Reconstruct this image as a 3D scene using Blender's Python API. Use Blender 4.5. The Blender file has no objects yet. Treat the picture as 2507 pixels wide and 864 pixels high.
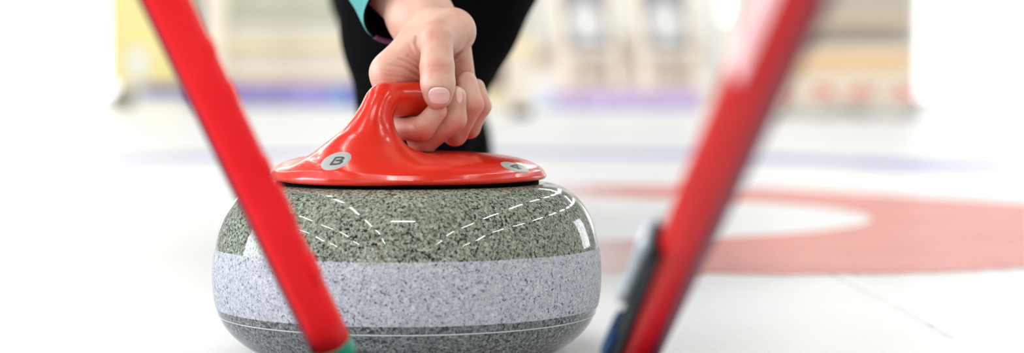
import bpy, bmesh, math, random
import numpy as np
from mathutils import Vector, Matrix

random.seed(4)
rng = np.random.default_rng(7)
SC = bpy.context.scene
C = SC.collection
F = 4675.0                     # focal length in pixels of the 2507 px wide frame
CAM = np.array([0.0783, -1.43, 0.200])
TH = math.atan((432 - 215) / F)  # downward pitch
ct, st = math.cos(TH), math.sin(TH)

# ------------------------------------------------------------------ geometry helpers
def ray(px, py):
    a = (np.asarray(px, float) - 1253.5) / F
    b = -(np.asarray(py, float) - 432.0) / F
    return np.stack([a, ct + st * b, -st + ct * b], -1)

def at(px, py, d):
    """the point of the place seen at a pixel, d metres in front of the camera"""
    r = ray(px, py)
    return CAM + r * (np.asarray(d) / r[..., 1])[..., None]

def near(px, py, dmm):
    return at(px, py, 1.43 + dmm / 1000.0)

def ground(px, py, z=0.0):
    r = ray(px, py)
    return CAM + r * ((z - CAM[2]) / r[2])

def lin(r, g, b):
    def f(c):
        c /= 255.0
        return c / 12.92 if c <= 0.04045 else ((c + 0.055) / 1.055) ** 2.4
    return (f(r), f(g), f(b), 1.0)

# ------------------------------------------------------------------ signed distance modelling
def cap(p, a, b, ra, rb=None):
    rb = ra if rb is None else rb
    a = np.asarray(a, np.float32); b = np.asarray(b, np.float32)
    ba = b - a
    l2 = float(ba @ ba) + 1e-12
    pa = p - a
    h = np.clip((pa @ ba) / l2, 0, 1)
    q = pa - h[..., None] * ba
    return np.sqrt((q * q).sum(-1)) - (ra + (rb - ra) * h)

def ball(p, a, r):
    q = p - np.asarray(a, np.float32)
    return np.sqrt((q * q).sum(-1)) - r

def ell(p, a, rr):
    q = (p - np.asarray(a, np.float32)) / np.asarray(rr, np.float32)
    k0 = np.sqrt((q * q).sum(-1)) + 1e-9
    return (k0 - 1) * min(rr)

def smin(a, b, k):
    h = np.clip(0.5 + 0.5 * (b - a) / k, 0, 1)
    return b + (a - b) * h - k * h * (1 - h)

def chain(p, pts, k):
    """pts: list of (point, radius)"""
    d = None
    for (a, ra), (b, rb) in zip(pts[:-1], pts[1:]):
        e = cap(p, a, b, ra, rb)
        d = e if d is None else smin(d, e, k)
    return d

def ev(f, P, step=400000):
    out = np.empty(len(P), np.float32)
    for i in range(0, len(P), step):
        out[i:i + step] = f(P[i:i + step])
    return out

def grad(f, P, e=3e-4):
    g = np.stack([ev(f, P + np.eye(3, dtype=np.float32)[i] * e) - ev(f, P - np.eye(3, dtype=np.float32)[i] * e) for i in range(3)], -1)
    return g / (np.linalg.norm(g, axis=-1, keepdims=True) + 1e-9), g / (2 * e)

def nets(f, lo, hi, h, newton=2):
    """surface of the zero level of f as quads"""
    lo = np.asarray(lo, np.float32); hi = np.asarray(hi, np.float32)
    s = 4
    nc = np.ceil((hi - lo) / (h * s)).astype(int) + 1
    ax = [lo[i] + np.arange(nc[i], dtype=np.float32) * h * s for i in range(3)]
    G = np.stack(np.meshgrid(*ax, indexing='ij'), -1).reshape(-1, 3)
    cv = ev(f, G).reshape(nc)
    n = nc * s
    V = np.repeat(np.repeat(np.repeat(cv, s, 0), s, 1), s, 2)
    I, J, K = np.nonzero(np.abs(cv) < s * h * 2.6)
    off = np.stack(np.meshgrid(*[np.arange(s)] * 3, indexing='ij'), -1).reshape(-1, 3)
    idx = (np.stack([I, J, K], -1)[:, None, :] * s + off[None]).reshape(-1, 3)
    V[idx[:, 0], idx[:, 1], idx[:, 2]] = ev(f, (lo + idx * h).astype(np.float32))
    S = V < 0
    acc = np.zeros(tuple(n - 1), np.int8)
    for a in (0, 1):
        for b in (0, 1):
            for c in (0, 1):
                acc += S[a:n[0] - 1 + a, b:n[1] - 1 + b, c:n[2] - 1 + c]
    cells = np.stack(np.nonzero((acc > 0) & (acc < 8)), -1)
    vid = np.full(tuple(n - 1), -1, np.int64)
    vid[cells[:, 0], cells[:, 1], cells[:, 2]] = np.arange(len(cells))
    sm = np.zeros((len(cells), 3)); cn = np.zeros(len(cells))
    cor = [(a, b, c) for a in (0, 1) for b in (0, 1) for c in (0, 1)]
    for i, c0 in enumerate(cor):
        for c1 in cor[i + 1:]:
            if sum(abs(x - y) for x, y in zip(c0, c1)) != 1:
                continue
            A = cells + c0; B = cells + c1
            va = V[A[:, 0], A[:, 1], A[:, 2]]; vb = V[B[:, 0], B[:, 1], B[:, 2]]
            m = (va < 0) != (vb < 0)
            t = va[m] / (va[m] - vb[m])
            sm[m] += A[m] + (B[m] - A[m]) * t[:, None]
            cn[m] += 1
    P = (lo + h * sm / cn[:, None]).astype(np.float32)
    for _ in range(newton):
        _, g = grad(f, P, h * 0.4)
        d = ev(f, P)
        g2 = np.maximum((g * g).sum(-1), 0.25)
        stp = np.clip(d / g2, -h * .6, h * .6)
        P = (P - g * stp[:, None]).astype(np.float32)
    faces = []
    for a in range(3):
        b, c = (a + 1) % 3, (a + 2) % 3
        sl0 = [slice(None)] * 3; sl1 = [slice(None)] * 3
        sl0[a] = slice(0, n[a] - 1); sl1[a] = slice(1, n[a])
        ch = S[tuple(sl0)] != S[tuple(sl1)]
        E = np.stack(np.nonzero(ch), -1)
        E = E[(E[:, b] > 0) & (E[:, c] > 0) & (E[:, b] < n[b] - 1) & (E[:, c] < n[c] - 1)]
        ub = np.zeros(3, int); ub[b] = 1
        uc = np.zeros(3, int); uc[c] = 1
        q = [E - ub - uc, E - uc, E, E - ub]
        q = np.stack([vid[x[:, 0], x[:, 1], x[:, 2]] for x in q], -1)
        ins = S[E[:, 0], E[:, 1], E[:, 2]]
        q[~ins] = q[~ins][:, ::-1]
        faces.append(q)
    Fq = np.concatenate(faces)
    return P, Fq[(Fq >= 0).all(1)]

def link(o, parent=None):
    C.objects.link(o)
    if parent is not None:
        o.parent = parent
        o.matrix_parent_inverse = parent.matrix_world.inverted()
    return o

def mesh_np(name, P, Fq, mats, parent=None, smooth=True, mi=None):
    me = bpy.data.meshes.new(name)
    me.from_pydata([tuple(map(float, v)) for v in P], [], [tuple(map(int, q)) for q in Fq])
    for m in (mats if isinstance(mats, (list, tuple)) else [mats]):
        me.materials.append(m)
    if smooth:
        me.polygons.foreach_set('use_smooth', np.ones(len(me.polygons), bool))
    if mi is not None:
        me.polygons.foreach_set('material_index', np.asarray(mi, np.int32))
    me.update()
    return link(bpy.data.objects.new(name, me), parent)

def bm_obj(name, bm, mat, parent=None, smooth=False, bevel=0.0, seg=2):
    if bevel:
        bmesh.ops.bevel(bm, geom=list(bm.edges), offset=bevel, segments=seg, affect='EDGES', profile=0.5)
    me = bpy.data.meshes.new(name)
    bm.normal_update()
    bm.to_mesh(me); bm.free()
    for m in (mat if isinstance(mat, (list, tuple)) else [mat]):
        me.materials.append(m)
    if smooth:
        for p in me.polygons:
            p.use_smooth = True
    return link(bpy.data.objects.new(name, me), parent)

def empty(name, loc):
    o = bpy.data.objects.new(name, None)
    o.location = loc
    o.empty_display_size = 0.05
    C.objects.link(o)
    bpy.context.view_layer.update()
    return o

def tag(o, label=None, cat=None, group=None, kind=None):
    for k, v in (('label', label), ('category', cat), ('group', group), ('kind', kind)):
        if v:
            o[k] = v
    return o

def box(bm, lo, hi):
    lo = Vector(lo); hi = Vector(hi)
    r = bmesh.ops.create_cube(bm, size=1.0)
    for v in r['verts']:
        v.co = Vector(((lo[i] + hi[i]) / 2 + v.co[i] * (hi[i] - lo[i])) for i in range(3))
    return r['verts']

def box_obj(name, lo, hi, mat, parent=None, bevel=0.0):
    bm = bmesh.new()
    box(bm, lo, hi)
    return bm_obj(name, bm, mat, parent, bevel=bevel)

def lathe(name, prof, mat, parent=None, n=160, loc=(0, 0, 0), closed=False):
    P, Q = [], []
    m = len(prof)
    for i in range(n):
        a = 2 * math.pi * i / n
        for r, z in prof:
            P.append((loc[0] + r * math.cos(a), loc[1] + r * math.sin(a), loc[2] + z))
    for i in range(n):
        j = (i + 1) % n
        for k in range(m - 1 + (1 if closed else 0)):
            k2 = (k + 1) % m
            Q.append((i * m + k, j * m + k, j * m + k2, i * m + k2))
    return mesh_np(name, P, Q, mat, parent)

def spline(pts, n=8):
    """Catmull-Rom through 2D points"""
    pts = np.asarray(pts, float)
    ext = np.vstack([2 * pts[0] - pts[1], pts, 2 * pts[-1] - pts[-2]])
    out = []
    for i in range(1, len(ext) - 2):
        p0, p1, p2, p3 = ext[i - 1:i + 3]
        for t in np.linspace(0, 1, n, endpoint=False):
            out.append(.5 * ((2 * p1) + (-p0 + p2) * t + (2 * p0 - 5 * p1 + 4 * p2 - p3) * t * t + (-p0 + 3 * p1 - 3 * p2 + p3) * t ** 3))
    out.append(pts[-1])
    return np.array(out)

def tube(name, pts, radii, mat, parent=None, n=32, section=None, caps=True):
    """sweep of a section round a path of 3D points"""
    pts = [Vector(p) for p in pts]
    P, Q = [], []
    up = None
    for i, p in enumerate(pts):
        t = (pts[min(i + 1, len(pts) - 1)] - pts[max(i - 1, 0)]).normalized()
        if up is None:
            up = Vector((0, -1, 0)) - t * t.dot(Vector((0, -1, 0)))
        up = (up - t * t.dot(up)).normalized()
        sd = t.cross(up)
        for k in range(n):
            a = 2 * math.pi * k / n
            rr = radii[i] * (section(a) if section else 1)
            P.append(p + (up * math.cos(a) + sd * math.sin(a)) * rr)
    for i in range(len(pts) - 1):
        for k in range(n):
            k2 = (k + 1) % n
            Q.append((i * n + k, i * n + k2, (i + 1) * n + k2, (i + 1) * n + k))
    if caps:
        Q.append(tuple(range(n))[::-1])
        Q.append(tuple((len(pts) - 1) * n + k for k in range(n)))
    me = bpy.data.meshes.new(name)
    me.from_pydata([tuple(v) for v in P], [], Q)
    me.materials.append(mat)
    for p in me.polygons:
        p.use_smooth = len(p.vertices) == 4
    bm = bmesh.new(); bm.from_mesh(me); bmesh.ops.recalc_face_normals(bm, faces=bm.faces); bm.to_mesh(me); bm.free()
    return link(bpy.data.objects.new(name, me), parent)

# ------------------------------------------------------------------ materials
class N:
    def __init__(s, name):
        s.m = bpy.data.materials.new(name); s.m.use_nodes = True
        s.t = s.m.node_tree; s.b = s.t.nodes['Principled BSDF']
        s._co = None
    def n(s, typ, **kw):
        x = s.t.nodes.new(typ)
        for k, v in kw.items():
            if k in ('inputs',):
                for kk, vv in v.items():
                    x.inputs[kk].default_value = vv
            else:
                setattr(x, k, v)
        return x
    def l(s, a, b):
        s.t.links.new(a, b)
    def co(s):
        if s._co is None:
            s._co = s.n('ShaderNodeTexCoord').outputs['Object']
        return s._co
    def noise(s, scale, detail=2, rough=.5, dist=0, vec=None):
        x = s.n('ShaderNodeTexNoise', inputs={'Scale': scale, 'Detail': detail, 'Roughness': rough, 'Distortion': dist})
        s.l(vec or s.co(), x.inputs['Vector'])
        return x.outputs['Fac']
    def ramp(s, fac, stops, interp='LINEAR'):
        x = s.n('ShaderNodeValToRGB'); x.color_ramp.interpolation = interp
        e = x.color_ramp.elements
        while len(e) < len(stops):
            e.new(0.5)
        for i, (p, c) in enumerate(stops):
            e[i].position = p
            e[i].color = c if not isinstance(c, (int, float)) else (c, c, c, 1)
        s.l(fac, x.inputs['Fac'])
        return x.outputs['Color']
    def mix(s, fac, a, b, mode='MIX'):
        x = s.n('ShaderNodeMix', data_type='RGBA', blend_type=mode)
        for sock, v in ((x.inputs['Factor'], fac), (x.inputs['A'], a), (x.inputs['B'], b)):
            pass
        ins = [i for i in x.inputs if i.enabled]
        for sock, v in zip(ins, (fac, a, b)):
            if hasattr(v, 'is_linked') or hasattr(v, 'links'):
                s.l(v, sock)
            else:
                sock.default_value = v
        return [o for o in x.outputs if o.enabled][0]
    def bump(s, h, strength=.2, dist=.001):
        x = s.n('ShaderNodeBump', inputs={'Strength': strength, 'Distance': dist})
        s.l(h, x.inputs['Height']); s.l(x.outputs['Normal'], s.b.inputs['Normal'])
    def set(s, **kw):
        for k, v in kw.items():
            s.b.inputs[k.replace('_', ' ')].default_value = v
        return s
    def col(s, c):
        if isinstance(c, tuple):
            s.b.inputs['Base Color'].default_value = c
        else:
            s.l(c, s.b.inputs['Base Color'])

def plain(name, c, rough=.5, var=.08, scale=20, bump=0, spec=.5, metallic=0):
    m = N(name); f = m.noise(scale, 3)
    d = tuple(max(0, x * (1 - var)) for x in c[:3]) + (1,)
    u = tuple(min(1, x * (1 + var)) for x in c[:3]) + (1,)
    m.col(m.ramp(f, [(.3, d), (.7, u)]))
    m.set(Roughness=rough, Specular_IOR_Level=spec, Metallic=metallic)
    if bump:
        m.bump(m.noise(scale * 8, 2), bump, .002)
    return m.m

def emit(name, c, s):
    m = N(name); m.col((.8, .8, .8, 1))
    m.b.inputs['Emission Color'].default_value = c
    m.b.inputs['Emission Strength'].default_value = s
    return m.m

def granite(name, base, light, dark, spot, rough, coat, dens):
    m = N(name)
    vo = m.n('ShaderNodeTexVoronoi', inputs={'Scale': 430.0}); 
    wob = m.n('ShaderNodeTexNoise', inputs={'Scale': 260.0, 'Detail': 2.0}); m.l(m.co(), wob.inputs['Vector'])
    add = m.n('ShaderNodeMixRGB', blend_type='ADD', inputs={'Fac': .004}); m.l(m.co(), add.inputs[1]); m.l(wob.outputs['Color'], add.inputs[2])
    m.l(add.outputs[0], vo.inputs['Vector'])
    sep = m.n('ShaderNodeSeparateColor'); m.l(vo.outputs['Color'], sep.inputs[0])
    cells = m.ramp(sep.outputs[0], [(0, dark), (.22, base), (.62, base), (1, light)])
    fine = m.noise(640, 3, .65)
    c1 = m.mix(.55, cells, m.ramp(fine, [(.36, dark), (.48, base), (.62, light)]))
    spots = m.noise(430, 3, .62, 0)
    c2 = m.mix(m.ramp(spots, [(dens, 0.0), (dens + .045, 1.0)]), c1, spot)
    big = m.noise(28, 2)
    c3 = m.mix(m.ramp(big, [(.35, 0.0), (.75, .35)]), c2, base)
    m.col(c3)
    m.set(Roughness=rough, Coat_Weight=coat, Coat_Roughness=.03, Specular_IOR_Level=.38)
    if rough > .4:
        m.bump(m.noise(900, 2), .25, .0006)
    return m.m

M = {}
M['granite'] = granite('polished granite', lin(118, 126, 110), lin(190, 196, 180), lin(44, 50, 48), lin(16, 20, 26), .05, 0, .545)
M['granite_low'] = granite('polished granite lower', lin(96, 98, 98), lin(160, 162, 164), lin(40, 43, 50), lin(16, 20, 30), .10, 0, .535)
M['band'] = granite('pecked granite band', lin(172, 174, 181), lin(212, 213, 219), lin(112, 116, 130), lin(72, 78, 98), .7, 0, .59)
M['scribe'] = plain('scribed line', lin(205, 208, 212), .6)

def red_plastic():
    m = N('red handle plastic')
    f = m.noise(30, 3)
    m.col(m.ramp(f, [(.3, lin(204, 30, 6)), (.7, lin(212, 36, 8))]))
    m.set(Roughness=.20, Coat_Weight=.15, Coat_Roughness=.04, Specular_IOR_Level=.45)
    m.bump(m.noise(1300, 2), .10, .0006)
    return m.m
M['red'] = red_plastic()
M['sticker'] = plain('silver sticker', lin(162, 163, 159), .35, .06, 300)
M['ink'] = plain('sticker print', lin(52, 52, 54), .45)

def skin():
    m = N('skin')
    f = m.noise(55, 3); g = m.noise(230, 3); h = m.noise(22, 2)
    c = m.ramp(f, [(.28, lin(204, 159, 137)), (.5, lin(214, 173, 152)), (.72, lin(222, 186, 167))])
    c = m.mix(m.ramp(h, [(.48, 0.0), (.75, .45)]), c, lin(224, 150, 132))
    c = m.mix(m.ramp(g, [(.5, 0.0), (.8, .25)]), c, lin(206, 138, 116))
    at_ = m.n('ShaderNodeAttribute'); at_.attribute_name = 'flush_bounce'
    c = m.mix(at_.outputs['Fac'], c, lin(194, 70, 50))
    m.col(c)
    m.set(Roughness=.38, Subsurface_Weight=.14, Subsurface_Scale=.003, Specular_IOR_Level=.5)
    m.b.inputs['Subsurface Radius'].default_value = (1.0, .35, .2)
    a = m.n('ShaderNodeMath', operation='ADD'); m.l(m.noise(1500, 3, .6), a.inputs[0]); m.l(m.noise(420, 2), a.inputs[1])
    m.bump(a.outputs[0], .36, .0006)
    return m.m
M['skin'] = skin()
nm = N('fingernail'); nm.col(nm.ramp(nm.noise(120, 2), [(.3, lin(240, 196, 186)), (.7, lin(244, 208, 200))]))
nm.set(Roughness=.22, Subsurface_Weight=.15, Subsurface_Scale=.002, Coat_Weight=.2); M['nail'] = nm.m
M['lunula'] = plain('nail half moon', lin(244, 214, 206), .25, .02)
M['nailtip'] = plain('nail free edge', lin(240, 222, 212), .3)
M['black'] = plain('black cloth', lin(9, 9, 11), .95, .2, 60, .1, .04)
M['lining'] = plain('black lining', lin(8, 8, 10), .9, .2, 200, 0, .05)
M['teal'] = plain('teal sleeve cloth', lin(84, 160, 157), .75, .08, 120, .15, .3)
M['purple_pipe'] = plain('purple piping', lin(96, 30, 92), .6)
M['shoe'] = plain('dark shoe leather', lin(30, 34, 42), .5, .15, 50)
M['sole'] = plain('shoe sole', lin(70, 82, 96), .6)
M['hair'] = plain('brown hair', lin(64, 44, 30), .6, .3, 200, .4)
M['eye'] = plain('eye white', lin(230, 228, 224), .2, .02)
M['iris'] = plain('dark iris', lin(52, 40, 32), .2, .1)

def shaft_mat(name, c1, c2):
    m = N(name)
    f = m.noise(14, 3)
    m.col(m.ramp(f, [(.3, c1), (.7, c2)]))
    m.set(Roughness=.45, Specular_IOR_Level=.12)
    return m.m
M['shaft'] = shaft_mat('red lacquered shaft', lin(236, 26, 34), lin(244, 38, 42))
M['shaft_dark'] = shaft_mat('deep red lacquered shaft', lin(178, 5, 10), lin(190, 9, 14))
M['shaded_side'] = plain('dark plum shaded side', lin(104, 10, 44), .5, .08, 20, 0, .15)  # plum colour stands in for shade along the shafts' undersides
M['print'] = plain('pale pink flank', lin(246, 206, 206), .6, .12, 25)  # pale pink area on the upper left face of the right shaft
M['green'] = plain('green collar', lin(8, 142, 112), .4)
M['blackplastic'] = plain('black plastic', lin(16, 18, 22), .5, .1, 20, 0, .12)
M['gap_shade'] = plain('black gap shade', lin(8, 8, 9), .9, .1, 40, 0, .05)  # black stands in for the shadow gap under the handle plate
M['silver'] = plain('silver metal', lin(205, 216, 222), .25, .05, 40, 0, .5, .3)
M['blue'] = plain('blue plastic', lin(14, 52, 92), .5, .1, 20, 0, .15)
M['pad'] = plain('brush pad cloth', lin(60, 70, 80), .9, .2, 200)

# ------------------------------------------------------------------ setting
def ice():
    m = N('pebbled ice')
    f = m.noise(1.3, 4, .6); g = m.noise(90, 3)
    m.col(m.ramp(f, [(.3, lin(221, 224, 226)), (.7, lin(230, 232, 233))]))
    m.set(Roughness=.30, Specular_IOR_Level=.35)
    a = m.n('ShaderNodeMath', operation='ADD'); m.l(g, a.inputs[0]); m.l(m.noise(260, 2), a.inputs[1])
    m.bump(a.outputs[0], .18, .003)
    return m.m
M['ice'] = ice()
HX0, HX1, HY0, HY1, HZ = -9.0, 9.0, -9.0, 21.6, 4.6
tag(box_obj('floor', (HX0, HY0, -.12), (HX1, HY1, 0), M['ice']), 'white pebbled ice floor of the hall', 'ice', kind='structure')
M['wall'] = plain('white painted wall', lin(240, 240, 236), .8, .02, 1)
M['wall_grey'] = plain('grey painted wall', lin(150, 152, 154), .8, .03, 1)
M['ceil'] = plain('white ceiling', lin(128, 130, 132), .9, .03, 1)
tag(box_obj('wall_back', (HX0, HY1, 0), (HX1, HY1 + .15, HZ), M['wall']), 'white painted end wall far behind the stone', 'wall', kind='structure')
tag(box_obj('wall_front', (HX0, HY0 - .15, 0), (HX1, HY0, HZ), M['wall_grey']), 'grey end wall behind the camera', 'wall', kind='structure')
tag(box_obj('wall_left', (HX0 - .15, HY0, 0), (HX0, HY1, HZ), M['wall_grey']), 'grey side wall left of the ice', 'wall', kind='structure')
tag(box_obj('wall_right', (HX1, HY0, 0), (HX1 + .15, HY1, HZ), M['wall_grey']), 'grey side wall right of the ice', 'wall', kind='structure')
tag(box_obj('ceiling', (HX0 - .15, HY0 - .15, HZ), (HX1 + .15, HY1 + .15, HZ + .1), M['ceil']), 'white hall ceiling', 'ceiling', kind='structure')

# window on the right wall, and added panes for fill on the others
M['frame'] = plain('window frame', lin(226, 228, 230), .5)
def window(i, lo, hi, axis, strength, col):
    w = empty('window_or_added_pane_%d' % i, ((lo[0] + hi[0]) / 2, (lo[1] + hi[1]) / 2, lo[2]))
    tag(w, 'tall daylit window in the hall wall, one of a set mostly added for light', 'window', kind='structure')
    box_obj('pane', lo, hi, emit('daylight or added fill pane %d' % i, col, strength), w)
    bm = bmesh.new(); e = .05
    a = 1 - axis
    def bar(l, h):
        l = list(l); h = list(h)
        l[axis] -= .03; h[axis] += .03
        box(bm, l, h)
    for z in (lo[2] - e, hi[2]):
        l = list(lo); h = list(hi); l[2] = z; h[2] = z + e; l[a] -= e; h[a] += e; bar(l, h)
    for k in range(4):
        l = list(lo); h = list(hi)
        q = lo[a] - e + (hi[a] - lo[a] + e) * k / 3
        l[a] = q; h[a] = q + e; bar(l, h)
    bm_obj('frame', bm, M['frame'], w)
window(1, (HX1 - .02, 8.0, .9), (HX1 - .01, 12.0, 3.6), 0, 7, (.86, .93, 1, 1))
window(2, (-4.5, HY0 + .01, .8), (-.8, HY0 + .02, 3.8), 1, 3.5, (.86, .93, 1, 1))  # added pane behind the camera for front fill
window(3, (3.4, HY0 + .01, .8), (5.6, HY0 + .02, 3.8), 1, 3.5, (.86, .93, 1, 1))  # second added fill pane behind the camera
window(4, (HX0 + .01, -4.0, .9), (HX0 + .02, 3.0, 3.8), 0, 20, (.86, .93, 1, 1))  # added pane that brightens the ice from the left

gx0, gx1 = at(-620, 215, 23.0)[0], at(284, 215, 23.0)[0]
window(5, (gx0, HY1 - .02, .08), (gx1, HY1 - .01, 2.7), 1, 5.0, (.93, .97, 1, 1))  # added glowing pane, whitens the left side and brightens the ice there
gx0, gx1 = at(2246, 215, 23.0)[0], at(3100, 215, 23.0)[0]
window(6, (gx0, HY1 - .02, .08), (gx1, HY1 - .01, 2.7), 1, 2.7, (.97, .98, 1, 1))  # added glowing pane, whitens the right side

# ceiling light fittings, with crosswise tubes added to light the boards
M['tube'] = emit('lit tube', (1, .97, .91, 1), 134)
M['housing'] = plain('light housing', lin(235, 235, 235), .5)
def fitting(x, y, L=1.35, W=.046, along='y'):
    o = empty('ceiling_light', (x, y, HZ - .12))
    tag(o, 'long white tube light under the hall ceiling', 'ceiling light', 'tube lights under the ceiling')
    lx, ly = (W, L) if along == 'y' else (L, W)
    box_obj('housing', (x - lx / 2 - .02, y - ly / 2 - .02, HZ - .06), (x + lx / 2 + .02, y + ly / 2 + .02, HZ), M['housing'], o)
    box_obj('diffuser', (x - lx / 2, y - ly / 2, HZ - .12), (x + lx / 2, y + ly / 2, HZ - .06), M['tube'], o, bevel=.02)
for x in (-7.0, -4.2, -1.6, 3.2, 6.2):
    for y in np.arange(-7.6, 20.8, 2.35):
        fitting(x, float(y))
for x in (-5.2, -2.6, 0, 2.6, 5.2):  # crosswise tubes added to light the far barriers and boards
    fitting(x, 13.0, 1.7, .10, 'x')
fitting(-.05, -2.7, 1.0, .20, 'x')

# ------------------------------------------------------------------ markings in the ice
def worn(name, c, a0, a1, scale, rampx=None):  # marking paint with uneven alpha; rampx lets it fade out
    m = N(name); m.col(c); m.set(Roughness=.35)
    f = m.ramp(m.noise(scale, 4, .7), [(.25, a0), (.75, a1)])
    if rampx:
        sp = m.n('ShaderNodeSeparateXYZ'); m.l(m.co(), sp.inputs[0])
        mr = m.n('ShaderNodeMapRange', inputs={'From Min': rampx[0], 'From Max': rampx[1]}); m.l(sp.outputs[0], mr.inputs['Value'])
        mu = m.n('ShaderNodeMath', operation='MULTIPLY'); m.l(f, mu.inputs[0]); m.l(mr.outputs[0], mu.inputs[1])
        f = mu.outputs[0]
    m.l(f, m.b.inputs['Alpha'])
    return m.m
RC = (.13, 1.57)
# the outer edge of the ring is not quite round
RA = np.radians([-140, -99, -80.6, -76, -69, -40, 0, 37.7, 53, 63, 90, 130])
RO = [.93, .95, .973, 1.0, 1.027, 1.03, .93, .842, .878, .90, .93, .93]
def red_ring():
    P, Q = [], []
    A = np.linspace(math.radians(-135), math.radians(125), 520)
    for i, a in enumerate(A):
        ro = float(np.interp(a, RA, RO)) + .004 * rng.normal()
        for q in (.505 + .001 * rng.normal(), ro):
            P.append((RC[0] + q * math.cos(a), RC[1] + q * math.sin(a), .0008))
        if i:
            Q.append((2 * i - 2, 2 * i - 1, 2 * i + 1, 2 * i))
    return mesh_np('floor_marking', P, Q, worn('fading red paint', lin(216, 92, 78), .82, .97, 6, (.13, .36)))  # paint alpha ramps down to nothing towards the left
tag(red_ring(), 'red house ring in the ice, fading out beside the stone', 'ice marking', kind='structure')
def strip(name, pts, wid, mat, z=.0008):
    P, Q = [], []
    for i, p in enumerate(pts):
        w = wid[i] if isinstance(wid, (list, tuple)) else wid
        t = np.array(pts[min(i + 1, len(pts) - 1)]) - np.array(pts[max(i - 1, 0)])
        t = t / np.linalg.norm(t[:2]); nn = np.array([-t[1], t[0]])
        P += [(p[0] - nn[0] * w / 2, p[1] - nn[1] * w / 2, z), (p[0] + nn[0] * w / 2, p[1] + nn[1] * w / 2, z)]
        if i:
            Q.append((2 * i - 2, 2 * i, 2 * i + 1, 2 * i - 1))
    return mesh_np(name, P, Q, mat)
bl = [ground(x, y)[:2] for x, y in ((120, 394), (300, 388), (540, 381), (750, 377), (1000, 375), (1300, 375), (1600, 378), (1880, 386), (2213, 402), (2420, 414))]
tag(strip('floor_marking', spline(bl, 6), .42, worn('frosted blue paint', lin(150, 152, 214), .6, .9, 3)),
    'thin pale blue curved line in the ice behind the stone', 'ice marking', kind='structure')
cr = [ground(x, y)[:2] for x, y in ((2020, 668), (2100, 705), (2213, 762), (2330, 830))]
tag(strip('floor_marking', spline(cr, 5), .004, worn('hairline crack', lin(190, 188, 180), .05, .4, 20)),
    'dark hairline crack in the ice at the lower right', 'ice marking', kind='structure')

# ------------------------------------------------------------------ the curling stone
# handle: a domed plate and a goose neck grip, one continuous moulding
ZU = .1320
prof = [(0.0, ZU), (.060, ZU), (.1000, ZU - .0003), (.1030, ZU + .0006), (.1042, ZU + .0022)]
for r in np.linspace(.1041, 0, 40):
    prof.append((r, ZU + .0022 + .0175 * max(0, 1 - (r / .1042) ** 4.2) ** .55))
prof = np.array(prof)
def poly_sdf(Q, poly):
    d = np.full(len(Q), 1e9); ins = np.zeros(len(Q), bool)
    n = len(poly)
    for i in range(n):
        a = poly[i]; b = poly[(i + 1) % n]
        e = b - a; w = Q - a
        t = np.clip((w @ e) / (e @ e + 1e-15), 0, 1)
        q = w - t[:, None] * e
        if not (abs(a[0]) < 1e-9 and abs(b[0]) < 1e-9):
            d = np.minimum(d, (q * q).sum(-1))
        c = (a[1] <= Q[:, 1]) != (b[1] <= Q[:, 1])
        with np.errstate(divide='ignore', invalid='ignore'):
            xx = a[0] + (Q[:, 1] - a[1]) * e[0] / e[1]
        ins ^= c & (Q[:, 0] < xx)
    return np.where(ins, -1, 1) * np.sqrt(d)
gr = np.linspace(-.002, .16, 325); gz = np.linspace(.06, .30, 481)
RR, ZZ = np.meshgrid(gr, gz, indexing='ij')
PL = poly_sdf(np.stack([np.abs(RR).ravel(), ZZ.ravel()], -1), prof).reshape(RR.shape).astype(np.float32)
def plate_sdf(p):
    r = np.sqrt(p[..., 0] ** 2 + p[..., 1] ** 2)
    u = np.clip((r - gr[0]) / (gr[1] - gr[0]), 0, len(gr) - 1.001); v = np.clip((p[..., 2] - gz[0]) / (gz[1] - gz[0]), 0, len(gz) - 1.001)
    i = u.astype(int); j = v.astype(int); fu = u - i; fv = v - j
    return ((PL[i, j] * (1 - fu) + PL[i + 1, j] * fu) * (1 - fv) + (PL[i, j + 1] * (1 - fu) + PL[i + 1, j + 1] * fu) * fv).astype(np.float32)
HN = [(near(884, 425, -48), .0270), (near(897, 372, -47), .0192), (near(911, 312, -45), .0150), (near(923, 272, -41), .0124),
      (near(939, 245, -33), .0124), (near(972, 244, -18), .0128), (near(1030, 243, 3), .0130), (near(1080, 245, 19), .0128), (near(1128, 248, 34), .0122)]
def _dense():
    a = spline(np.array([[*q, rr] for q, rr in HN]), 6)
    return [(x[:3], float(x[3])) for x in a]
HD = _dense()
def handle_sdf(p):
    g = chain(p, HD, .0005)
    fl = cap(p, near(868, 432, -62), near(893, 380, -48), .020, .016)
    g = smin(g, fl, .02)
    pl = plate_sdf(p)
    # the flare fades before the rim so that the plate keeps its clean edge
    d = smin(g, pl, .030)
    return np.maximum(d, ZU - .0003 - p[..., 2])
def raycast(f, px, py, d0=1.25, n=60):
    R = ray(px, py); R = R / np.linalg.norm(R, axis=-1, keepdims=True)
    t = np.full(R.shape[:-1], d0)
    for _ in range(n):
        P = (CAM + R * t[..., None]).astype(np.float32)
        t = t + np.clip(f(P.reshape(-1, 3)).reshape(t.shape), -.01, .05) * .85
    return CAM + R * t[..., None]

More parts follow.
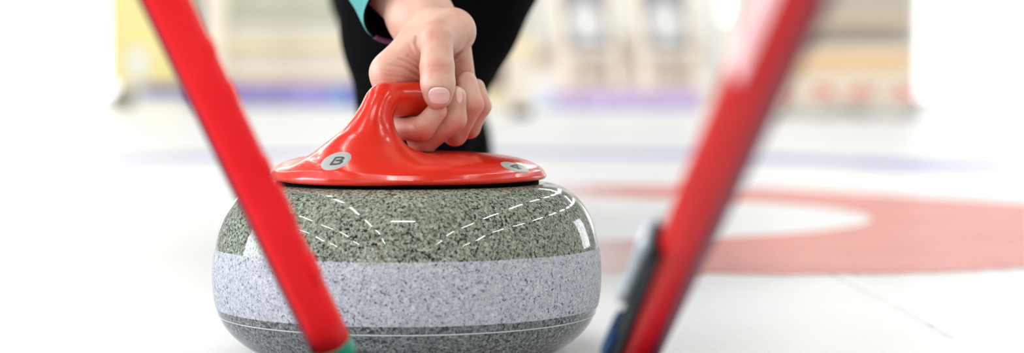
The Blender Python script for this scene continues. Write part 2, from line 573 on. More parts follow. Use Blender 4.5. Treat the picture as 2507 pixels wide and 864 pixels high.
stone = empty('curling_stone', (0, 0, 0))
tag(stone, 'large grey granite curling stone with a red handle gripped by the hand', 'curling stone')
SP = np.array([(.030, .120), (.070, .1245), (.088, .1275), (.0985, .1290), (.1065, .1286), (.1150, .1262), (.1235, .1214), (.1310, .1140), (.1365, .1055), (.1402, .0960), (.1428, .0860), (.1436, .0820)])
SB = np.array([(.1436, .0820), (.1449, .0720), (.1453, .0610), (.1449, .0500), (.1434, .0400), (.1428, .0380)])
SL = np.array([(.1428, .0380), (.1406, .0320), (.1365, .0240), (.1290, .0155), (.1170, .0070), (.1020, .0025), (.0800, .0000), (.0650, .0000), (.0600, .0020), (.020, .0060)])
lathe('granite_crown', spline(SP, 8), M['granite'], stone, 200)
lathe('striking_band', spline(SB, 6), M['band'], stone, 200)
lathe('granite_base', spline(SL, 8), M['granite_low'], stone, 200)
lathe('scribed_line', [(.1409, .0325), (.1412, .0322), (.1406, .0316), (.1403, .0319)], M['scribe'], stone, 200, closed=True)
lathe('gap_shade_disc', [(.0, .122), (.0965, .126), (.0985, .1275), (.0985, ZU + .0003), (0, ZU + .0003)], M['gap_shade'], stone, 64)  # black disc widened to draw the shadow in the gap under the plate
P, Q = nets(handle_sdf, (-.108, -.108, ZU - .006), (.108, .108, .214), .0011)
handle = mesh_np('handle', P, Q, M['red'], stone)

def decal(name, centre, a, b, rot, strokes, lmap, parent, lift=.00025):
    """round sticker with its printed character, moulded to the handle"""
    Ps, Qs, Ms = [], [], []
    nr, na = 8, 56
    rr = np.linspace(0, 1, nr)
    aa = np.linspace(0, 2 * math.pi, na, endpoint=False)
    R, A = np.meshgrid(rr, aa, indexing='ij')
    ex, ey = R * a * np.cos(A), R * b * np.sin(A)
    px = centre[0] + ex * math.cos(rot) - ey * math.sin(rot); py = centre[1] + ex * math.sin(rot) + ey * math.cos(rot)
    H = raycast(handle_sdf, px, py).reshape(-1, 3).astype(np.float32)
    g, _ = grad(handle_sdf, H)
    lf = np.where(R.reshape(-1) > .99, -.0002, lift)
    V = H + g * lf[:, None]
    Ps += list(V)
    for i in range(nr - 1):
        for j in range(na):
            k = (j + 1) % na
            Qs.append((i * na + j, i * na + k, (i + 1) * na + k, (i + 1) * na + j)); Ms.append(0)
    for poly, w in strokes:
        poly = np.array(poly, float)
        pts = []
        for p, q in zip(poly[:-1], poly[1:]):
            for t in np.linspace(0, 1, 7, endpoint=False):
                pts.append(p + (q - p) * t)
        pts.append(poly[-1]); pts = np.array(pts)
        tt = np.gradient(pts, axis=0); tt /= np.linalg.norm(tt, axis=1, keepdims=True) + 1e-9
        nn = np.stack([-tt[:, 1], tt[:, 0]], -1)
        rows = np.stack([pts + nn * w * s for s in (-.5, 0, .5)], 1)
        uv = rows.reshape(-1, 2)
        qx = lmap[0][0] + uv[:, 0] * lmap[1][0] + uv[:, 1] * lmap[2][0]
        qy = lmap[0][1] + uv[:, 0] * lmap[1][1] + uv[:, 1] * lmap[2][1]
        H = raycast(handle_sdf, qx, qy).astype(np.float32)
        g, _ = grad(handle_sdf, H)
        base = len(Ps); Ps += list(H + g * (lift + .00015))
        for i in range(len(pts) - 1):
            for j in range(2):
                Qs.append((base + i * 3 + j, base + i * 3 + j + 1, base + i * 3 + 4 + j, base + i * 3 + 3 + j)); Ms.append(1)
    return mesh_np(name, Ps, Qs, [M['sticker'], M['ink']], parent, True, Ms)
Bst = [([(.14, .0), (.14, 1)], .17), ([(.14, .92), (.55, .92), (.74, .84), (.8, .72), (.72, .6), (.55, .53), (.30, .53)], .19),
       ([(.55, .53), (.78, .45), (.88, .28), (.78, .13), (.55, .06), (.14, .06)], .21)]
s1 = decal('sticker', (823, 394), 42, 20.5, math.radians(-21), Bst, ((805, 404.5), (31, -1.5), (15, -19.5)), handle)
s1['label'] = 'oval silver sticker printed with the letter B'
S4 = [([(.68, 0), (.68, 1), (.05, .32), (1, .32)], .19)]
s2 = decal('sticker', (1261, 409.5), 39.5, 10.5, math.radians(15.5), S4, ((1250, 411.5), (28, 6.0), (-5, -11.5)), handle)
s2['label'] = 'oval silver sticker printed with the number 4'

# ------------------------------------------------------------------ the person
person = empty('person', (0, .62, 0))
tag(person, 'person in black trousers and teal sleeve crouching behind the stone, gripping its red handle', 'person')

n = near
W0 = n(1031, 44, 72)
ADIR = np.array([-.42, .65, .63]); ADIR /= np.linalg.norm(ADIR)
ELB = W0 + ADIR * .26
SHR = np.array([-.25, .42, .585])
mcp = [n(950, 181, 4), n(962, 197, 24), n(1010, 222, 42), n(1048, 235, 56)]
fing = [
    [(mcp[0], .0112), (n(955, 314, -3), .0093), (n(1034, 315, -20), .0086), (n(1070, 272, -23), .0074)],
    [(mcp[1], .0112), (n(1034, 348, 2), .0100), (n(1111, 291, -9), .0092), (n(1116, 236, -10), .0078)],
    [(mcp[2], .0108), (n(1114, 326, 20), .0092), (n(1156, 256, 8), .0083), (n(1144, 200, 10), .0074)],
    [(mcp[3], .0100), (n(1149, 312, 34), .0080), (n(1178, 260, 25), .0074), (n(1166, 214, 24), .0066)],
]
wr = [n(1052, 72, 30), n(1060, 76, 38), n(1068, 82, 48), n(1078, 92, 56)]
thumb = [(n(1068, 95, -17), .0122), (n(1070, 128, -24), .0110), (n(1070, 165, -28), .0121), (n(1072, 205, -31), .0121), (n(1072, 231, -30), .0108)]
def px_of(p):
    q = p - CAM.astype(np.float32)
    dep = q[..., 1] * ct - q[..., 2] * st
    up = q[..., 1] * st + q[..., 2] * ct
    return 1253.5 + q[..., 0] / dep * F, 432 - up / dep * F
creases = [([(978, 146), (1005, 158), (1022, 168), (1036, 180)], .0011, 4.6), ([(950, 160), (985, 166), (1012, 180), (1036, 198)], .0009, 4.0), ([(1000, 140), (1018, 152), (1036, 164)], .0010, 4.2),
           ([(1004, 112), (1012, 128), (1034, 146)], .0007, 5.0), ([(1021, 92), (1019, 106), (1024, 120), (1034, 134)], .0014, 5.5), ([(920, 172), (950, 175), (985, 177)], .0003, 1.8),
           ([(940, 185), (985, 190), (1020, 198)], .0004, 2.4), ([(1146, 96), (1138, 112), (1120, 130), (1108, 142)], .0014, 5.2), ([(1112, 152), (1130, 150), (1150, 142)], .0007, 3.4)]
thumb_creases = [([(1050, 157), (1062, 152), (1083, 152), (1092, 157)], .00022, 1.5), ([(1048, 166), (1062, 162), (1086, 161), (1094, 165)], .00040, 1.4), ([(1052, 174), (1064, 172), (1082, 171), (1090, 174)], .00018, 1.4)]
def grooves(p, u, v, lst):
    out = np.zeros(len(p), np.float32)
    for poly, dep, wid in lst:
        best = np.full(len(p), 1e9, np.float32)
        for a, b in zip(poly[:-1], poly[1:]):
            a = np.array(a, np.float32); b = np.array(b, np.float32); e = b - a
            t = np.clip(((u - a[0]) * e[0] + (v - a[1]) * e[1]) / (e @ e), 0, 1)
            best = np.minimum(best, (u - a[0] - t * e[0]) ** 2 + (v - a[1] - t * e[1]) ** 2)
        out += dep * np.exp(-best / (wid * wid))
    return np.where(p[..., 1] < .03, out, 0)
flush_bounces = [((1060, 86), 20, .30), ((1072, 162), 22, .40), ((1040, 322), 22, .60), ((1000, 318), 24, .35), ((1028, 368), 22, .75), ((1010, 338), 24, .7), ((985, 322), 22, .5), ((1060, 345), 24, .4), ((1128, 298), 20, .45), ((1104, 350), 24, .8), ((1160, 262), 22, .40), ((1148, 334), 18, .8),  # red skin at the joints, plus painted red handle bounce under the fingers
           ((1142, 190), 14, .2), ((1182, 262), 22, .35), ((1020, 172), 20, .45), ((1000, 130), 20, .3), ((1072, 256), 16, .18), ((1090, 270), 16, .3), ((950, 185), 26, .25), ((1072, 190), 24, .22), ((1130, 150), 14, .4)]
def hand_sdf(p):
    pal = None
    for i in range(4):
        e = cap(p, mcp[i], wr[i], (.0125, .0125, .0120, .0110)[i], (.0165, .017, .017, .0150)[i])
        pal = e if pal is None else smin(pal, e, .010)
    # forearm and wrist
    arm = chain(p, [(n(1072, 82, 50), .0175), (W0, .0220), (W0 + ADIR * .05, .0245), (W0 + ADIR * .12, .031), (W0 + ADIR * .17, .036)], .02)
    pal = smin(pal, arm, .003)
    # ball of the thumb and its web
    th0 = cap(p, n(1107, 77, 14), thumb[0][0], .0182, .0122)
    pal = smin(pal, th0, .012)
    pal = smin(pal, cap(p, n(1110, 112, 38), n(1126, 190, 50), .0135, .0118), .010)
    pal = smin(pal, cap(p, n(958, 168, 3), n(1046, 118, 8), .0105, .0115), .012)
    pal = smin(pal, cap(p, n(972, 186, 5), n(1046, 158, 13), .0085, .0095), .008)
    u, v = px_of(p)
    pal = pal + grooves(p, u, v, creases)
    pro = pal
    for fch in fing:
        pro = smin(pro, cap(p, fch[0][0], fch[0][0] + (fch[1][0] - fch[0][0]) * .75, fch[0][1], fch[1][1]), .007)
    pro = smin(pro, cap(p, thumb[0][0], thumb[1][0], thumb[0][1], thumb[1][1]), .004)
    d = pro
    for fch in fing:
        d = smin(d, chain(p, fch, .003), .0007)
    d = smin(d, chain(p, thumb, .004) + grooves(p, u, v, thumb_creases), .0008)
    # thumb nail bed and skin creases
    front = p[..., 1] < .012
    q = ((np.abs(u - 1075) / 28.5) ** 2.6 + (np.abs(v - 234.5) / 23.0) ** 2.6)
    d = d + np.where(front, .0006 * np.clip((1.08 - q) / .22, 0, 1), 0)
    # flesh yields where it presses on the handle
    hd = handle_sdf(p)
    return np.maximum(d, -hd + .0004)

HLO = np.array([-.065, -.062, .140]); HHI = np.array([.085, .185, .40])
Ph, Qh = nets(hand_sdf, HLO, HHI, .0010)

# the rest of the body, coarser, under the clothes
HIPL, HIPR = np.array([.10, 1.02, .44]), np.array([-.08, 1.05, .43])
KNL, ANL = np.array([.055, .50, .42]), np.array([-.018, .64, .105])
KNR, ANR = np.array([-.03, 1.38, .10]), np.array([-.03, 1.80, .09])
SHL, ELL, WRL = np.array([.10, .50, .655]), np.array([.27, .66, .53]), np.array([.15, .49, .515])
NECK = np.array([-.08, .42, .675]); HEAD = np.array([-.075, .345, .80])
CHEST, PELV = np.array([-.07, .56, .60]), np.array([.01, 1.0, .47])
def body_sdf(p):
    d = chain(p, [(W0 + ADIR * .10, .031), (W0 + ADIR * .17, .036), (ELB, .040), ((ELB + SHR) / 2, .046), (SHR, .052)], .02)
    d = smin(d, cap(p, SHR, SHL, .06, .06), .04)
    d = smin(d, chain(p, [(CHEST + [0, -.06, .03], .09), (CHEST, .105), ((CHEST + PELV) / 2, .10), (PELV, .12)], .06), .05)
    d = smin(d, cap(p, CHEST + [0, -.1, .06], NECK, .06, .052), .03)
    d = smin(d, cap(p, NECK, HEAD - [0, -.01, .05], .05, .052), .02)
    hd = ell(p, HEAD + [0, .02, .025], (.074, .092, .088))
    hd = smin(hd, ell(p, HEAD + [0, -.02, -.045], (.052, .062, .062)), .03)
    hd = smin(hd, cap(p, HEAD + [0, -.075, .0], HEAD + [0, -.098, -.035], .008, .013), .012)
    hd = smin(hd, cap(p, HEAD + [-.02, -.072, -.067], HEAD + [.02, -.072, -.067], .008), .008)
    for s in (-1, 1):
        hd = np.maximum(hd, -ball(p, HEAD + [s * .031, -.090, .010], .018))
        hd = smin(hd, ell(p, HEAD + [s * .075, .012, -.005], (.010, .022, .032)), .008)
    d = smin(d, hd, .02)
    d = smin(d, chain(p, [(SHL, .05), (ELL, .040), (WRL, .027)], .02), .02)
    d = smin(d, ell(p, WRL + [-.045, -.015, .005], (.045, .035, .016)), .02)
    for k in range(4):
        b = WRL + [-.075, -.045 + .018 * k, .004]
        d = smin(d, chain(p, [(b, .009), (b + [-.028, -.005, -.004], .0085), (b + [-.046, -.006, -.022], .0075)], .006), .004)
    d = smin(d, chain(p, [(WRL + [-.03, -.04, .0], .011), (WRL + [-.05, -.07, -.005], .009), (WRL + [-.075, -.08, -.02], .008)], .006), .008)
    for a, b, c in ((HIPL, KNL, ANL), (HIPR, KNR, ANR)):
        d = smin(d, chain(p, [(a, .085), (b, .052), (c, .036)], .03), .03)
    return d
Pb, Qb = nets(body_sdf, (-.36, .10, .04), (.36, 1.86, .96), .009, 1)
body = mesh_np('body', np.vstack([Ph, Pb]), np.vstack([Qh, Qb + len(Ph)]), M['skin'], person)
def flush_bounce_of(P):
    u, v = px_of(P)
    f = np.zeros(len(P))
    for (a, b), w, k in flush_bounces:
        f = 1 - (1 - f) * (1 - k * np.exp(-(((u - a) ** 2 + (v - b) ** 2) / (w * w))))
    # skin flush at joints and folds, plus the handle's red bounce under the fingers
    return np.clip(f, 0, .8)
fa = body.data.attributes.new('flush_bounce', 'FLOAT', 'POINT')
fa.data.foreach_set('value', np.concatenate([flush_bounce_of(Ph), np.zeros(len(Pb))]).astype(np.float32))

def nail(cx, cy, a, b, rot, pw, lift, d0=1.25):
    nr, na = 28, 110
    R, A = np.meshgrid(np.linspace(0, 1, nr), np.linspace(0, 2 * math.pi, na, endpoint=False), indexing='ij')
    sc = (np.abs(np.cos(A)) ** pw + np.abs(np.sin(A)) ** pw) ** (-1 / pw)
    ex, ey = R * sc * a * np.cos(A), R * sc * b * np.sin(A)
    px = cx + ex * math.cos(rot) - ey * math.sin(rot); py = cy + ex * math.sin(rot) + ey * math.cos(rot)
    H = raycast(hand_sdf, px, py, d0).reshape(-1, 3).astype(np.float32)
    g, _ = grad(hand_sdf, H, 6e-4)
    l = lift * np.clip((1.0 - R) / .12, -.3, 1).reshape(-1)
    V = H + g * l[:, None]
    Qs, Ms = [], []
    yy = ey
    for i in range(nr - 1):
        for j in range(na):
            k = (j + 1) % na
            Qs.append((i * na + j, i * na + k, (i + 1) * na + k, (i + 1) * na + j))
            Ms.append(1 if yy[i, j] > b * .90 else 2 if (yy[i, j] + b) / b + .35 * (ex[i, j] / a) ** 2 < .62 else 0)
    return mesh_np('fingernail', V, Qs, [M['nail'], M['nailtip'], M['lunula']], body, True, Ms)
nail(1075, 234.5, 26.5, 21, 0, 2.6, .0007)
nail(1124, 233, 8, 19, math.radians(-4), 2.5, .0005, 1.3)

# sleeve: hollow teal tube whose open cuff shows the lining
CUFF = W0 + ADIR * .018
def sleeve_tube(name, offs, mat, parent):
    cc = [CUFF, CUFF + ADIR * .015, W0 + ADIR * .10, W0 + ADIR * .18, ELB, (ELB + SHR) / 2, SHR + [0, .01, 0]]
    r = [.0405, .0410, .043, .047, .054, .060, .066]
    A = spline(np.column_stack([cc, r]), 8)
    Pt, Qt = [], []
    k = 64
    e1 = np.cross(ADIR, [0, 0, 1.]); e1 /= np.linalg.norm(e1)
    for i, row in enumerate(A):
        t = A[min(i + 1, len(A) - 1), :3] - A[max(i - 1, 0), :3]; t /= np.linalg.norm(t)
        x = e1 - t * (e1 @ t); x /= np.linalg.norm(x); y = np.cross(t, x)
        for j in range(k):
            an = 2 * math.pi * j / k
            w = 1 + .03 * math.sin(3 * an + i * .25) + .02 * math.sin(7 * an - i * .5) * min(1, i / 10)
            Pt.append(row[:3] + (x * math.cos(an) + y * math.sin(an)) * (row[3] * w + offs))
    for i in range(len(A) - 1):
        for j in range(k):
            j2 = (j + 1) % k
            Qt.append((i * k + j, i * k + j2, (i + 1) * k + j2, (i + 1) * k + j))
    return Pt, Qt, len(A), k
Po, Qo, na_, kk = sleeve_tube('s', 0, None, None)
Pi, Qi, _, _ = sleeve_tube('s', -.0022, None, None)
o_ = len(Po)
Qall = [q for q in Qo] + [tuple(o_ + v for v in q[::-1]) for q in Qi] + [(j, o_ + j, o_ + (j + 1) % kk, (j + 1) % kk) for j in range(kk)]
sleeve = mesh_np('sleeve', Po + Pi, Qall, [M['teal'], M['lining']], person, True, [0] * len(Qo) + [1] * len(Qi) + [1] * kk)
sleeve['label'] = 'teal sleeve with black lining'
mid = [(np.array(Po[j]) + np.array(Pi[j])) / 2 for j in range(kk)]
angs = [j for j in range(kk)]
low = sorted(range(kk), key=lambda j: mid[j][2])[:26]
j0 = min(range(kk), key=lambda j: mid[j][2])
arc = [mid[(j0 + d) % kk] for d in range(-5, 7)]
tube('piping', arc, [.0020] * len(arc), M['purple_pipe'], sleeve, 10)

# jacket torso, trousers, shoes, hair
def jacket_sdf(p):
    d = chain(p, [(CHEST + [0, -.06, .03], .115), (CHEST, .13), ((CHEST + PELV) / 2, .125), (PELV + [0, -.03, .03], .135)], .06)
    d = smin(d, cap(p, SHR + [0, .02, 0], SHL, .080, .080), .05)
    d = smin(d, cap(p, (ELB + SHR) / 2 + (SHR - ELB) * .1, SHR, .066, .075), .03)
    d = smin(d, chain(p, [(SHL, .072), (ELL, .058), (WRL + [.02, .03, .0], .042)], .03), .03)
    d = smin(d, cap(p, CHEST + [0, -.1, .06], NECK - [0, .01, .01], .072, .062), .03)
    d = d + .003 * np.sin(p[..., 1] * 45 + p[..., 0] * 30) * np.cos(p[..., 2] * 50)
    return d
Pj, Qj = nets(jacket_sdf, (-.42, .22, .26), (.42, 1.22, .86), .009, 1)
mesh_np('jacket', Pj, Qj, M['black'], person)
def trouser_sdf(p):
    d = chain(p, [(ANL + [-.002, 0, .0], .054), (np.array([-.021, .615, .200]), .062), (np.array([-.012, .585, .262]), .083), (np.array([-.004, .565, .31]), .099), (KNL, .098), ((KNL + HIPL) / 2, .10), (HIPL, .115)], .03)
    d = smin(d, chain(p, [(ANR, .05), (KNR, .075), ((KNR + HIPR) / 2, .09), (HIPR, .115)], .03), .03)
    d = smin(d, cap(p, PELV, PELV + [0, .04, -.03], .13), .05)
    d = d + .003 * np.sin(p[..., 2] * 60 + p[..., 0] * 25) * np.cos(p[..., 0] * 40 + p[..., 1] * 30)
    return np.maximum(d, .03 - p[..., 2])
Pt, Qt = nets(trouser_sdf, (-.32, .36, .01), (.30, 1.92, .66), .008, 1)
mesh_np('trousers', Pt, Qt, M['black'], person)
def shoe(a, toe):
    a = np.array(a); toe = np.array(toe)
    dr = toe - a; dr[2] = 0; dr /= np.linalg.norm(dr)
    def f(p):
        d = chain(p, [(a + [0, 0, .0] - dr * .01, .046), (a - dr * .03 + [0, 0, -a[2] + .055], .045), (a + dr * .10 + [0, 0, -a[2] + .050], .045), (toe * [1, 1, 0] + [0, 0, .042], .036)], .03)
        return np.maximum(d, .014 - p[..., 2])
    lo = np.minimum(a, toe) - .08; hi = np.maximum(a, toe) + .08
    lo[2] = -.02; hi[2] = a[2] + .07
    P, Q = nets(f, lo, hi, .005, 1)
    s = mesh_np('shoe', P, Q, M['shoe'], person)
    def g(p):
        d = chain(p, [(a - dr * .035 + [0, 0, -a[2] + .02], .046), (a + dr * .10 + [0, 0, -a[2] + .02], .048), (toe * [1, 1, 0] + [0, 0, .02], .040)], .03)
        return np.maximum(np.maximum(d, p[..., 2] - .018), -p[..., 2])
    P, Q = nets(g, lo, hi, .005, 1)
    mesh_np('sole', P, Q, M['sole'], s)
shoe(ANL, (-.012, .44, .04))
shoe(ANR, (-.04, 1.97, .04))
def hair_sdf(p):
    d = ell(p, HEAD + [0, .030, .034], (.082, .096, .094))
    d = d + .002 * np.sin(p[..., 0] * 300 + p[..., 2] * 60)
    face = ell(p, HEAD + [0, -.085, -.045], (.070, .090, .098))
    return np.maximum(d, -face)
Pq, Qq = nets(hair_sdf, HEAD - .14, HEAD + .15, .005, 1)
mesh_np('hair', Pq, Qq, M['hair'], person)
for s in (-1, 1):
    e = bmesh.new(); bmesh.ops.create_uvsphere(e, u_segments=20, v_segments=12, radius=.0125, matrix=Matrix.Translation(HEAD + [s * .031, -.068, .010]))
    ey = bm_obj('eye', e, M['eye'], person, True)
    e = bmesh.new(); bmesh.ops.create_uvsphere(e, u_segments=16, v_segments=8, radius=.006, matrix=Matrix.Translation(HEAD + [s * .031, -.0755, .009]))
    bm_obj('iris', e, M['iris'], ey, True)

# ------------------------------------------------------------------ the two brooms in the foreground
def broom(name, label, lo, hi, rad, mat, parts):
    """lo, hi: two points on the shaft; returns the frame (origin, axis, side, front)"""
    lo = np.array(lo); hi = np.array(hi)
    ax = (hi - lo) / np.linalg.norm(hi - lo)
    foot = lo - ax * (lo[2] - .052) / ax[2]
    root = empty(name, (float(foot[0]), float(foot[1]), 0))
    tag(root, label, 'broom')
    fr = CAM - (lo + hi) / 2; fr = fr - ax * (fr @ ax); fr /= np.linalg.norm(fr)
    sd = np.cross(fr, ax)       # sideways, to the right seen from the camera
    if sd[0] < 0:
        sd = -sd
    return root, foot, ax, sd, fr

def sweep_part(name, foot, ax, sd, fr, s0, s1, r0, r1, mats, root, n=64, matfn=None, a0=0., a1=2 * math.pi, steps=12, thick=None):
    """lengthwise piece of the shaft: from s0 to s1 along it, angle 0 = facing the camera, positive = towards sd"""
    closed = abs(a1 - a0 - 2 * math.pi) < 1e-6
    P, Q, MI = [], [], []
    k = n if closed else n + 1
    def rowp(s, r):
        return [foot + ax * s + (fr * math.cos(a0 + (a1 - a0) * j / n) + sd * math.sin(a0 + (a1 - a0) * j / n)) * r for j in range(k)]
    rows = [(s0 + (s1 - s0) * i / steps, r0 + (r1 - r0) * i / steps) for i in range(steps + 1)]
    for s, r in rows:
        P += rowp(s, r)
    if thick:
        for s, r in rows:
            P += rowp(s, r - thick)
    m = len(rows)
    def add(q, mi=0):
        Q.append(q); MI.append(mi)
    for i in range(m - 1):
        for j in range(n):
            j2 = (j + 1) % k
            a = a0 + (a1 - a0) * (j + .5) / n
            add((i * k + j, i * k + j2, (i + 1) * k + j2, (i + 1) * k + j), matfn(rows[i][0], a) if matfn else 0)
            if thick:
                b = m * k
                add((b + i * k + j, b + (i + 1) * k + j, b + (i + 1) * k + j2, b + i * k + j2))
    if thick:
        b = m * k
        for j in range(n):
            add((j, b + j, b + j + 1, j + 1)); add(((m - 1) * k + j, (m - 1) * k + j + 1, b + (m - 1) * k + j + 1, b + (m - 1) * k + j))
        for i in range(m - 1):
            add((i * k, (i + 1) * k, b + (i + 1) * k, b + i * k)); add((i * k + n, b + i * k + n, b + (i + 1) * k + n, (i + 1) * k + n))
    else:
        add(tuple(range(k))[::-1]); add(tuple((m - 1) * k + j for j in range(k)))
    me_o = mesh_np(name, P, Q, mats, root, True, MI)
    bm = bmesh.new(); bm.from_mesh(me_o.data); bmesh.ops.recalc_face_normals(bm, faces=bm.faces)
    for f in bm.faces:
        f.smooth = len(f.verts) == 4
    bm.to_mesh(me_o.data); bm.free()
    return me_o

def head(root, foot, ang, mats, L=.17, Wd=.055):
    c = Vector((foot[0], foot[1], 0)); R = Matrix.Translation(c) @ Matrix.Rotation(ang, 4, 'Z')
    bm = bmesh.new(); box(bm, (-L / 2, -Wd / 2, .014), (L / 2, Wd / 2, .034)); bmesh.ops.transform(bm, matrix=R, verts=bm.verts)
    hd = bm_obj('brush_head', bm, mats[0], root, bevel=.006, seg=3)
    bm = bmesh.new(); box(bm, (-L / 2 + .006, -Wd / 2 + .004, 0), (L / 2 - .006, Wd / 2 - .004, .0145)); bmesh.ops.transform(bm, matrix=R, verts=bm.verts)
    bm_obj('brush_pad', bm, mats[1], root, bevel=.003)
    bm = bmesh.new(); box(bm, (-.022, -.018, .032), (.022, .018, .050)); bmesh.ops.transform(bm, matrix=R, verts=bm.verts)
    bm_obj('hinge', bm, mats[2], root, bevel=.004)

def dist_at(foot, ax, py):
    """shaft length at which it crosses image row py"""
    best = None
    for s in np.linspace(0, 1.1, 1101):
        u, v = px_of((foot + ax * s).astype(np.float32))
        if v <= py:
            return s
    return 1.1

# left broom
b1, foot, ax, sd, fr = broom('curling_broom', 'bright red broom leaning left across the stone, green collar at its foot',
                             at(797, 818, 1.06), at(404, 0, .965), .0112, None, None)
sg = dist_at(foot, ax, 838)
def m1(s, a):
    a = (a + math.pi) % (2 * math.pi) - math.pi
    if -2.05 < a < -.90:  # painted shade on the left flank
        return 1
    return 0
sweep_part('shaft', foot, ax, sd, fr, sg, 1.12, .0122, .0125, [M['shaft'], M['shaded_side']], b1, 72, m1, steps=60)
sweep_part('collar', foot, ax, sd, fr, -.002, sg + .0004, .0124, .0125, [M['green']], b1, 64)['label'] = 'green collar'
# raised worn print blocks along the right flank
for py0, py1, a0, a1 in ((150, 118, .85, 1.55), (262, 225, .75, 1.6), (440, 405, .8, 1.6), (560, 470, .95, 1.5), (690, 640, .6, 1.5)):
    q0, q1 = dist_at(foot, ax, py0), dist_at(foot, ax, py1)
    sweep_part('raised_print', foot, ax, sd, fr, q0, q1, .0131, .0131, [M['shaft']], b1, 12, None, a0, a1, 4, .0012)
head(b1, foot, math.radians(78), (M['green'], M['pad'], M['blackplastic']))
sweep_part('end_cap', foot, ax, sd, fr, 1.12, 1.14, .0118, .010, [M['blackplastic']], b1, 48)

# right broom
b2, foot, ax, sd, fr = broom('curling_broom', 'dark red broom shaft leaning right, with a black clip low on its left side', at(1561, 864, 1.04), at(1938, 0, .61), .0112, None, None)
s1_, s2_, s3_ = dist_at(foot, ax, 900), dist_at(foot, ax, 590), dist_at(foot, ax, 160)
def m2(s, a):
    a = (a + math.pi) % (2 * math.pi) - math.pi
    if .55 < a < 2.1:  # painted shade on the right flank
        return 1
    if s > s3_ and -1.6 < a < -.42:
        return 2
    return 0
sweep_part('shaft', foot, ax, sd, fr, 0, 1.12, .0118, .0118, [M['shaft_dark'], M['shaded_side'], M['print']], b2, 72, m2, steps=80)  # 'print' is the pale pink area on the upper left face
sweep_part('end_cap', foot, ax, sd, fr, 1.12, 1.14, .0122, .010, [M['blackplastic']], b2, 48)
cl = sweep_part('clip', foot, ax, sd, fr, dist_at(foot, ax, 850), s2_, .0158, .0158, [M['blackplastic']], b2, 24, None, -1.75, -.62, 10, .0042)
cl['label'] = 'black clip'
sweep_part('clip_plate', foot, ax, sd, fr, dist_at(foot, ax, 740), s2_ - .003,   .0215, .0205, [M['silver']], cl, 16, None, -1.95, -1.12, 8, .0050)
sweep_part('clip_button', foot, ax, sd, fr, dist_at(foot, ax, 880), dist_at(foot, ax, 815), .0200, .0190, [M['blue']], b2, 16, None, -1.9, -.95, 6, .0050)['label'] = 'blue clip end'
bm = bmesh.new()
pc = foot + ax * (dist_at(foot, ax, 868)) + fr * .0112
zq = Vector(fr).to_track_quat('Z', 'Y').to_matrix().to_4x4()
bmesh.ops.create_uvsphere(bm, u_segments=24, v_segments=12, radius=.0055, matrix=Matrix.Translation(pc) @ zq @ Matrix.Diagonal((1, 1, .5, 1)))
bm_obj('rivet', bm, M['silver'], b2, True)
head(b2, foot, math.radians(98), (M['blue'], M['pad'], M['blackplastic']))

# ------------------------------------------------------------------ background, far behind
def plank_mat(name, c, v=.12):
    m = N(name)
    mp = m.n('ShaderNodeMapping', inputs={'Scale': (.6, 4, 9)}); m.l(m.co(), mp.inputs[0])
    f = m.noise(4, 4, .6, .4, mp.outputs[0])
    d = tuple(x * (1 - v) for x in c[:3]) + (1,); u = tuple(min(1, x * (1 + v)) for x in c[:3]) + (1,)
    m.col(m.ramp(f, [(.3, d), (.7, u)])); m.set(Roughness=.6)
    return m.m
M['cream'] = plank_mat('cream boards', lin(252, 248, 234))
M['cream2'] = plank_mat('pale beige boards', lin(241, 228, 216))
M['tan'] = plank_mat('tan timber', lin(247, 230, 192))
M['wood'] = plank_mat('pale wood', lin(244, 232, 214))
M['brown'] = plank_mat('brown timber', lin(108, 80, 68))
M['grey'] = plain('grey panel', lin(200, 202, 186), .8, .05, 3)
M['grey2'] = plain('warm grey panel', lin(178, 172, 162), .8, .05, 3)
M['violet_deep'] = plain('deep violet foam', lin(112, 102, 196), .7, .1, 1.2)
M['violet'] = plain('violet foam', lin(162, 154, 218), .7, .12, 1.2)
M['violet2'] = plain('lilac foam', lin(198, 182, 224), .7, .10, 1.2)
M['cyan'] = plain('light blue foam', lin(140, 176, 228), .7)
M['paleblue'] = plain('pale blue foam', lin(208, 224, 236), .7)
M['pinktop'] = plain('pink foam edge', lin(214, 176, 208), .7)
M['yellow'] = plain('yellow panel', lin(244, 232, 160), .6, .05, 2)
M['white'] = plain('white panel', lin(244, 244, 240), .6, .02, 2)
M['olive'] = plain('olive plastic', lin(120, 116, 84), .6)
M['slate'] = plain('slate grey board', lin(122, 125, 134), .7, .06, 5)
M['emblem'] = plain('white emblem', lin(212, 213, 210), .7)
M['darkfoot'] = plain('dark foot', lin(66, 46, 46), .7)

def slab(name, x0, x1, y0, y1, d, th, mat, parent=None, bevel=0.0):
    """upright board seen between image columns x0..x1 and rows y0..y1 at distance d"""
    a = at(x0, y1, d); b = at(x1, y0, d)
    return box_obj(name, (a[0], a[1], max(a[2], 0)), (b[0], b[1] + th, b[2]), mat, parent, bevel)
def root_at(name, px, py, d):
    p = at(px, py, d); return empty(name, (p[0], p[1], 0))

